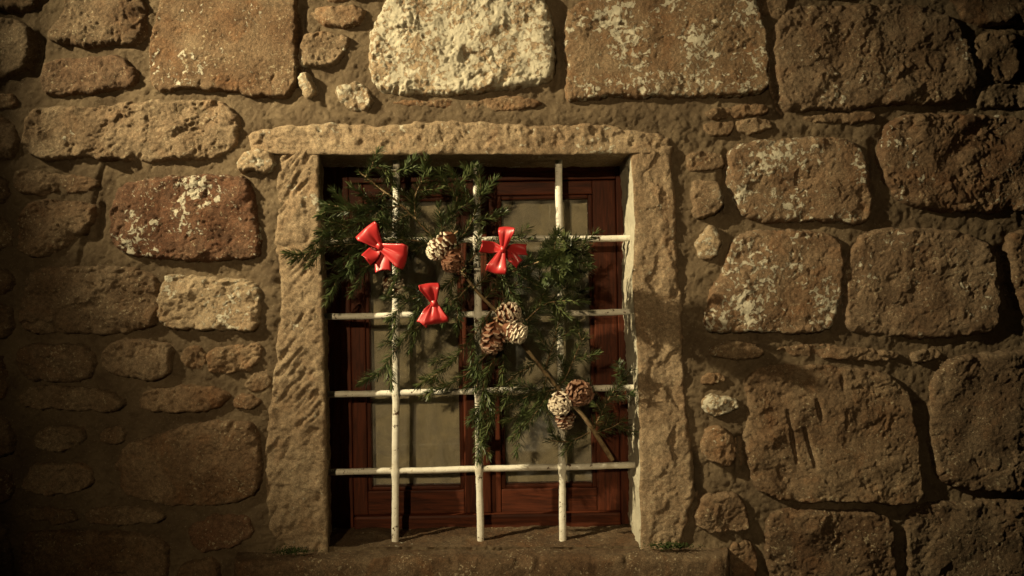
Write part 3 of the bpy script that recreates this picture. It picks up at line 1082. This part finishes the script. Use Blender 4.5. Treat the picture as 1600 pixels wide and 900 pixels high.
def tuples(V_):
    return np.array([tuple(v) for v in V_], dtype=np.float32)


# main stem, thick cut end at the lower right
stem_px = [(957, 719, .062), (915, 655, .055), (871, 606, .045), (822, 545, .040), (780, 492, .030), (745, 455, .030), (700, 398, .035), (633, 326, .02), (591, 292, .015), (560, 268, .0)]
stem = catmull([P(*p) for p in stem_px], 9)
V_, F_ = [], []
tube(stem, .0068, .0020, V_, F_, 9, .08)
V_.append(stem[0]); c0 = len(V_) - 1
so = np_mesh('stem', tuples(V_), F_, BARK, bough, tuple(stem[0]))
V_, F_ = [], []
needles(stem[45:], V_, F_, .020, .55)
no = np_mesh('needles', tuples(V_), F_, NEEDLE, so, tuple(stem[60]))
no['kind'] = 'stuff'

BR = [
    # points (pixel x, y, depth), number of side shoots, shoot length, density
    ([(871, 607, .040), (840, 615, .020), (805, 628, .005), (745, 665, -.01)], 8, .075, 1.0),
    ([(873, 604, .04), (884, 590, .015), (897, 560, -.01), (908, 535, -.02), (918, 522, -.03)], 6, .060, 1.0),
    ([(926, 670, .05), (940, 645, .03), (953, 620, .01), (972, 595, -.01), (986, 578, -.03)], 6, .060, 1.0),
    ([(921, 676, .055), (895, 688, .045), (878, 690, .04), (858, 688, .035)], 2, .04, .8),
    ([(812, 533, .04), (833, 493, .01), (847, 462, -.01), (872, 440, -.05), (900, 425, -.08)], 8, .070, 1.0),
    ([(845, 408, -.06), (872, 398, -.15), (898, 388, -.24)], 12, .055, 1.5),
    ([(872, 440, -.05), (884, 424, -.13), (904, 404, -.21)], 10, .055, 1.5),
    ([(822, 500, .01), (850, 476, -.02), (880, 470, -.04), (915, 472, -.05)], 5, .055, 1.0),
    ([(757, 468, .03), (790, 430, .0), (845, 408, -.06), (890, 392, -.11), (922, 386, -.14)], 9, .070, 1.1),
    ([(722, 425, .03), (752, 390, -.01), (795, 375, -.03), (830, 372, -.04)], 6, .06, 1.0),
    ([(700, 398, .03), (735, 350, .0), (750, 305, -.01), (748, 262, .01)], 8, .065, 1.2),
    ([(680, 376, .03), (708, 330, .0), (715, 290, -.01), (700, 262, .0)], 8, .065, 1.1),
    ([(650, 345, .025), (648, 312, .0), (658, 285, -.02), (672, 270, -.02)], 6, .06, 1.1),
    ([(628, 322, .02), (590, 326, -.01), (545, 325, -.02), (506, 318, -.01)], 8, .065, 1.2),
    ([(690, 388, .03), (640, 375, -.02), (558, 381, -.05), (495, 390, -.075), (457, 409, -.085)], 10, .065, 1.2),
    ([(600, 302, .01), (580, 330, -.02), (545, 355, -.05), (495, 362, -.075)], 8, .06, 1.2),
    ([(655, 380, .0), (600, 405, -.02), (550, 425, -.03), (512, 440, -.03)], 8, .06, 1.2),
    ([(722, 428, .02), (680, 455, .0), (640, 470, -.02), (606, 500, -.03)], 8, .06, 1.1),
    ([(735, 445, .03), (690, 490, .0), (640, 520, -.01), (600, 572, -.01), (588, 590, -.01)], 10, .055, 1.1),
    ([(795, 510, .03), (745, 570, .0), (705, 600, -.01), (660, 618, -.01)], 4, .06, .9),
    ([(768, 485, .03), (728, 540, .0), (695, 575, -.01), (652, 604, -.01)], 6, .055, 1.0),
    ([(800, 520, .03), (762, 580, .0), (752, 640, -.01), (747, 722, .01)], 9, .05, 1.2),
    ([(840, 566, .035), (800, 590, .01), (770, 620, .0), (752, 690, .0)], 4, .05, .9),
    ([(855, 588, .035), (840, 630, .01), (820, 660, .0), (800, 685, .0)], 6, .055, 1.0),
    ([(775, 487, .02), (800, 450, .0), (830, 425, -.02), (868, 378, -.04)], 7, .06, 1.0),
    ([(740, 450, .02), (775, 425, .0), (800, 460, -.01), (812, 480, -.01)], 4, .05, 1.0),
    ([(850, 580, .04), (862, 545, .01), (870, 515, -.01), (880, 480, -.02)], 6, .05, 1.0),
    ([(571, 277, .0), (585, 262, -.01), (620, 268, -.02), (650, 262, -.02)], 6, .05, 1.0),
    ([(930, 677, .055), (955, 668, .03), (978, 655, .02)], 3, .045, .9),
    ([(640, 334, .02), (610, 350, -.02), (570, 372, -.04), (530, 410, -.05)], 8, .06, 1.1),
]
for (pp, ns, sl, dens) in BR:
    path = catmull([P(*p) for p in pp], 8)
    V_, F_ = [], []
    tube(path, .0026, .0011, V_, F_, 5)
    NV, NF = [], []
    needles(path, NV, NF, .026, dens)
    ns = max(2, int(ns * .66))
    for q in range(ns):
        t = (q + .9) / (ns + .6)
        i = min(len(path) - 2, int(t * (len(path) - 1)))
        T = (path[i + 1] - path[i]).normalized()
        nrm = Vector((fr.uniform(-.35, .35), -1, fr.uniform(-.3, .3))).normalized()
        B = T.cross(nrm).normalized()
        sgn = 1 if q % 2 else -1
        ang = math.radians(fr.uniform(38, 56))
        D = T * math.cos(ang) + B * (sgn * math.sin(ang)) + nrm * fr.uniform(-.12, .30)
        D.normalize()
        ll = sl * 1.45 * (1.05 - .55 * t) * fr.uniform(.75, 1.2)
        e = path[i]
        sh_ = catmull([e, e + D * ll * .5 + Vector((0, 0, -.002)), e + D * ll + T * ll * .12 + Vector((0, 0, -.10 * ll))], 5)
        # keep shoots clear of the glass behind the bars
        tube(sh_, .0014, .0007, V_, F_, 4)
        needles(sh_, NV, NF, .025, dens)
    bo = np_mesh('side_branch', tuples(V_), F_, BARK, bough, tuple(path[0]))
    no = np_mesh('needles', tuples(NV), NF, NEEDLE, bo, tuple(path[len(path) // 2]))
    no['kind'] = 'stuff'


# ------------------------------------------------------------------ pine cones
def pine_cone(px, py, Y, dpx, dpy, dy, length, width, white, openness, label, seed):
    """axis runs from the stalk end at (px, py) towards (dpx, dpy); dy tips it towards the viewer"""
    r = random.Random(seed)
    base = P(px, py, Y)
    ax = Vector((dpx, dy, -dpy)).normalized()
    t = thing('pine_cone', label, 'pine cone', base, 'pine cones tied to the fir bough')
    A = ax.cross(Vector((0.3, 1, .2))).normalized()
    B = ax.cross(A).normalized()
    V_, F_ = [], []
    prof_ = [(0, .15), (.08, .45), (.25, .62), (.5, .60), (.75, .42), (.95, .15), (1.0, .03)]
    for (a, w) in prof_:
        for j in range(10):
            th = 6.2832 * j / 10
            V_.append(base + ax * (a * length) + (A * math.cos(th) + B * math.sin(th)) * (w * width * .5 * .8))
    for i in range(len(prof_) - 1):
        for j in range(10):
            F_.append((i * 10 + j, i * 10 + (j + 1) % 10, (i + 1) * 10 + (j + 1) % 10, (i + 1) * 10 + j))
    co = np_mesh('core', tuples(V_), F_, CONE, t, tuple(base), {'tip': np.zeros(len(V_))})
    co['white'] = 0.0
    # short stalk
    V_, F_ = [], []
    tube([base - ax * .012, base - ax * .004, base + ax * .004], .0026, .0034, V_, F_, 7)
    np_mesh('stalk', tuples(V_), F_, BARK, t, tuple(base))
    V_, F_, tip = [], [], []
    N_ = 58
    for i in range(N_):
        f = (i + .5) / N_
        a = f ** .9
        th = i * 2.39996 + r.uniform(-.2, .2)
        rad = (A * math.cos(th) + B * math.sin(th))
        tan = ax.cross(rad)
        env = math.sin(math.pi * min(1, .16 + .80 * a)) ** .75            # silhouette of the cone
        R_ = width * .5 * env
        op = openness * (1 - .45 * a)
        op *= r.uniform(.8, 1.2)
        out = (rad * op + ax * (1 - op * .55)).normalized()
        root = base + ax * (a * length * .90) + rad * (R_ * .40)
        ll = (R_ * .72 + width * .12) * r.uniform(.9, 1.1)
        nn = out.cross(tan).normalized()
        if nn.dot(ax) < 0:
            nn = -nn
        wd = width * .185 * (.65 + .5 * env) * r.uniform(.88, 1.1)
        th0, th1 = width * .022, width * .050
        b0 = len(V_)
        for (u, w, h, tp) in ((0, .45, th0, 0.0), (.55, .85, th0, .15), (.85, 1.0, th1, .75), (1.03, .62, th1 * .8, 1.0)):
            c = root + out * (ll * u) + nn * (ll * .10 * u * u)
            for (sx_, sy_) in ((-1, -.5), (-.5, .6), (.5, .6), (1, -.5)):
                V_.append(c + tan * (wd * w * sx_) + nn * (h * sy_ * 2))
                tip.append(tp if sy_ > 0 or u > .9 else tp * .7)
        for s_ in range(3):
            for j in range(4):
                F_.append((b0 + s_ * 4 + j, b0 + s_ * 4 + (j + 1) % 4, b0 + s_ * 4 + 4 + (j + 1) % 4, b0 + s_ * 4 + 4 + j))
        F_.append((b0 + 12, b0 + 13, b0 + 14, b0 + 15))
    sc = np_mesh('scales', tuples(V_), F_, CONE, t, tuple(base), {'tip': tip}, smooth=False)
    sc['kind'] = 'stuff'
    sc['white'] = float(white)
    return t


pine_cone(710, 366, -.045, -42, 38, -.10 * 42, .084, .058, 1.0, .62, 'long whitish pine cone hanging between the left red bow and the right red bow', 1)
pine_cone(712, 390, -.035, -8, 32, -18, .056, .058, .06, .60, 'reddish brown pine cone tucked under the long whitish cone', 2)
pine_cone(778, 496, -.030, 30, -12, -12, .060, .050, .60, .85, 'striped pine cone with open scales, uppermost of the middle three', 3)
pine_cone(776, 503, -.030, -10, 48, -12, .082, .058, .22, .85, 'dark brown pine cone pointing down, lowest and longest of the middle three', 4)
pine_cone(786, 509, -.045, 36, 18, -16, .064, .056, .95, .60, 'pale cream pine cone pointing right, in front of the middle three', 5)
pine_cone(884, 617, -.020, -18, 22, -34, .056, .060, .75, .62, 'pale pine cone with round end, just left of the brown open cone', 6)
pine_cone(880, 632, -.002, 4, 34, -6, .062, .048, .40, .80, 'small pine cone hanging half hidden under the pale round ended one', 7)
pine_cone(897, 606, -.008, 14, 12, -40, .056, .060, .08, .95, 'open brown pine cone facing out like a rosette, near the right jamb', 8)
pine_cone(604, 430, .012, 16, 24, -3, .060, .052, 1.0, .80, 'white dusted pine cone half hidden below the leftmost red bow', 9)


# ------------------------------------------------------------------ red ribbon bows
def ribbon(fn, nu, nv, name, parent, origin, thick=.0012):
    V_ = []
    for i in range(nu):
        for j in range(nv):
            V_.append(fn(i / (nu - 1), j / (nv - 1) * 2 - 1))
    A_ = tuples(V_)
    F_ = grid_faces(nu, nv)
    o = np_mesh(name, A_, F_, RIBBON, parent, origin)
    md = o.modifiers.new('thickness', 'SOLIDIFY')
    md.thickness = thick
    md.offset = 0
    return o


def bow(px, py, Y, loops, tails, label, seed):
    r = random.Random(seed)
    kn = P(px, py, Y)
    t = thing('ribbon_bow', label, 'bow', kn, 'red ribbon bows on the fir bough')

    def loop_fn(ang, ln, wd, dep, tw):
        D = Vector((math.cos(ang), 0, math.sin(ang)))
        Sd = Vector((-math.sin(ang), 0, math.cos(ang)))
        ph = r.uniform(0, 6)
        dep, ln, wd = dep * .62, ln * .93, wd * .90

        def f(u, v):
            a = 2 * math.pi * u
            q = 1 - abs(2 * u - 1)                       # 0 at the knot, 1 at the fold of the loop
            ln_ = ln * (1 - (1 - q) ** 1.7)
            y = -dep * math.sin(a) * (.6 + .5 * q) - dep * .35
            flare = .24 + .76 * min(1, q * 1.7) ** .8
            near = (1 - q) ** 1.5 * min(1, q * 6)
            crease = near * (.0026 * math.cos(v * 6.5 + ph) + .0010 * math.cos(v * 13 + ph * 2)) * (1 if u < .5 else .6)
            ripple = .0016 * math.sin(v * 4 + q * 5 + ph) * q
            twist = tw * q * v
            return kn + D * (ln_ + .07 * ln * v * q * math.sin(ph) - .05 * ln * v * v * q) + Sd * (wd * .5 * v * flare) + \
                Vector((0, y + crease + ripple + twist * wd * .5 - .10 * wd * v * v * q, 0))
        return f
    for (dx, dyy, ln, wd, dep, tw) in loops:
        ribbon(loop_fn(math.atan2(-dyy, dx), ln, wd, dep, tw), 45, 17, 'loop', t, tuple(kn))
    for (dx, dyy, ln, wd, y1) in tails:
        D = Vector((dx, 0, -dyy)).normalized()
        Sd = Vector((-D.z, 0, D.x))

        def f(u, v, D=D, Sd=Sd, ln=ln, wd=wd, y1=y1):
            notch = -.22 * wd * (1 - abs(v)) * (1 if u > .97 else 0)
            return kn + D * (ln * u + notch) + Sd * (wd * .5 * v * (.35 + .65 * min(1, u * 2.2))) + \
                Vector((0, y1 * u + .007 * math.sin(u * 4.2) + .003 * math.cos(v * 2.4 + u * 3), -.006 * u * u))
        ribbon(f, 24, 9, 'tail', t, tuple(kn))
    # knot: a cinched band round the crossing
    V_, F_ = [], []
    nu, nv = 14, 10
    dx, dyy = loops[0][0], loops[0][1]
    ang = math.atan2(-dyy, dx)
    D = Vector((math.cos(ang), 0, math.sin(ang)))
    Sd = Vector((-math.sin(ang), 0, math.cos(ang)))
    for i in range(nu):
        a = 6.2832 * i / nu
        for j in range(nv):
            v = j / (nv - 1) * 2 - 1
            rad = .0085 * (1 - .28 * v * v) * (1 + .08 * math.sin(3 * a + v * 3))
            V_.append(kn + D * (v * .0075) + Sd * (math.cos(a) * rad * 1.05) + Vector((0, -.006 + math.sin(a) * rad, 0)))
    for i in range(nu):
        for j in range(nv - 1):
            F_.append((i * nv + j, i * nv + j + 1, ((i + 1) % nu) * nv + j + 1, ((i + 1) % nu) * nv + j))
    np_mesh('knot', tuples(V_), F_, RIBBON, t, tuple(kn))
    return t


bow(594, 385, -.075, [(-20, -24, .062, .072, .026, .5), (44, 20, .080, .066, .028, -.4)],
    [(-14, 12, .045, .035, -.006), (4, 30, .058, .040, .004)],
    'largest glossy red ribbon bow, leftmost, slanting down to the right over fir needles', 1)
bow(786, 390, -.075, [(6, -34, .062, .044, .020, .5), (-12, 36, .068, .056, .024, -.3)],
    [(-36, -9, .058, .030, -.004), (38, -4, .062, .028, .030), (30, 22, .052, .026, .02)],
    'star shaped red ribbon bow with side tails, right of the middle upright bar top', 2)
bow(679, 474, -.075, [(-9, -32, .056, .054, .020, -.4), (4, 32, .056, .066, .026, .3)],
    [(-30, 42, .060, .030, .02)],
    'red ribbon bow hanging lowest, a narrow loop above a broad cup shaped loop', 3)
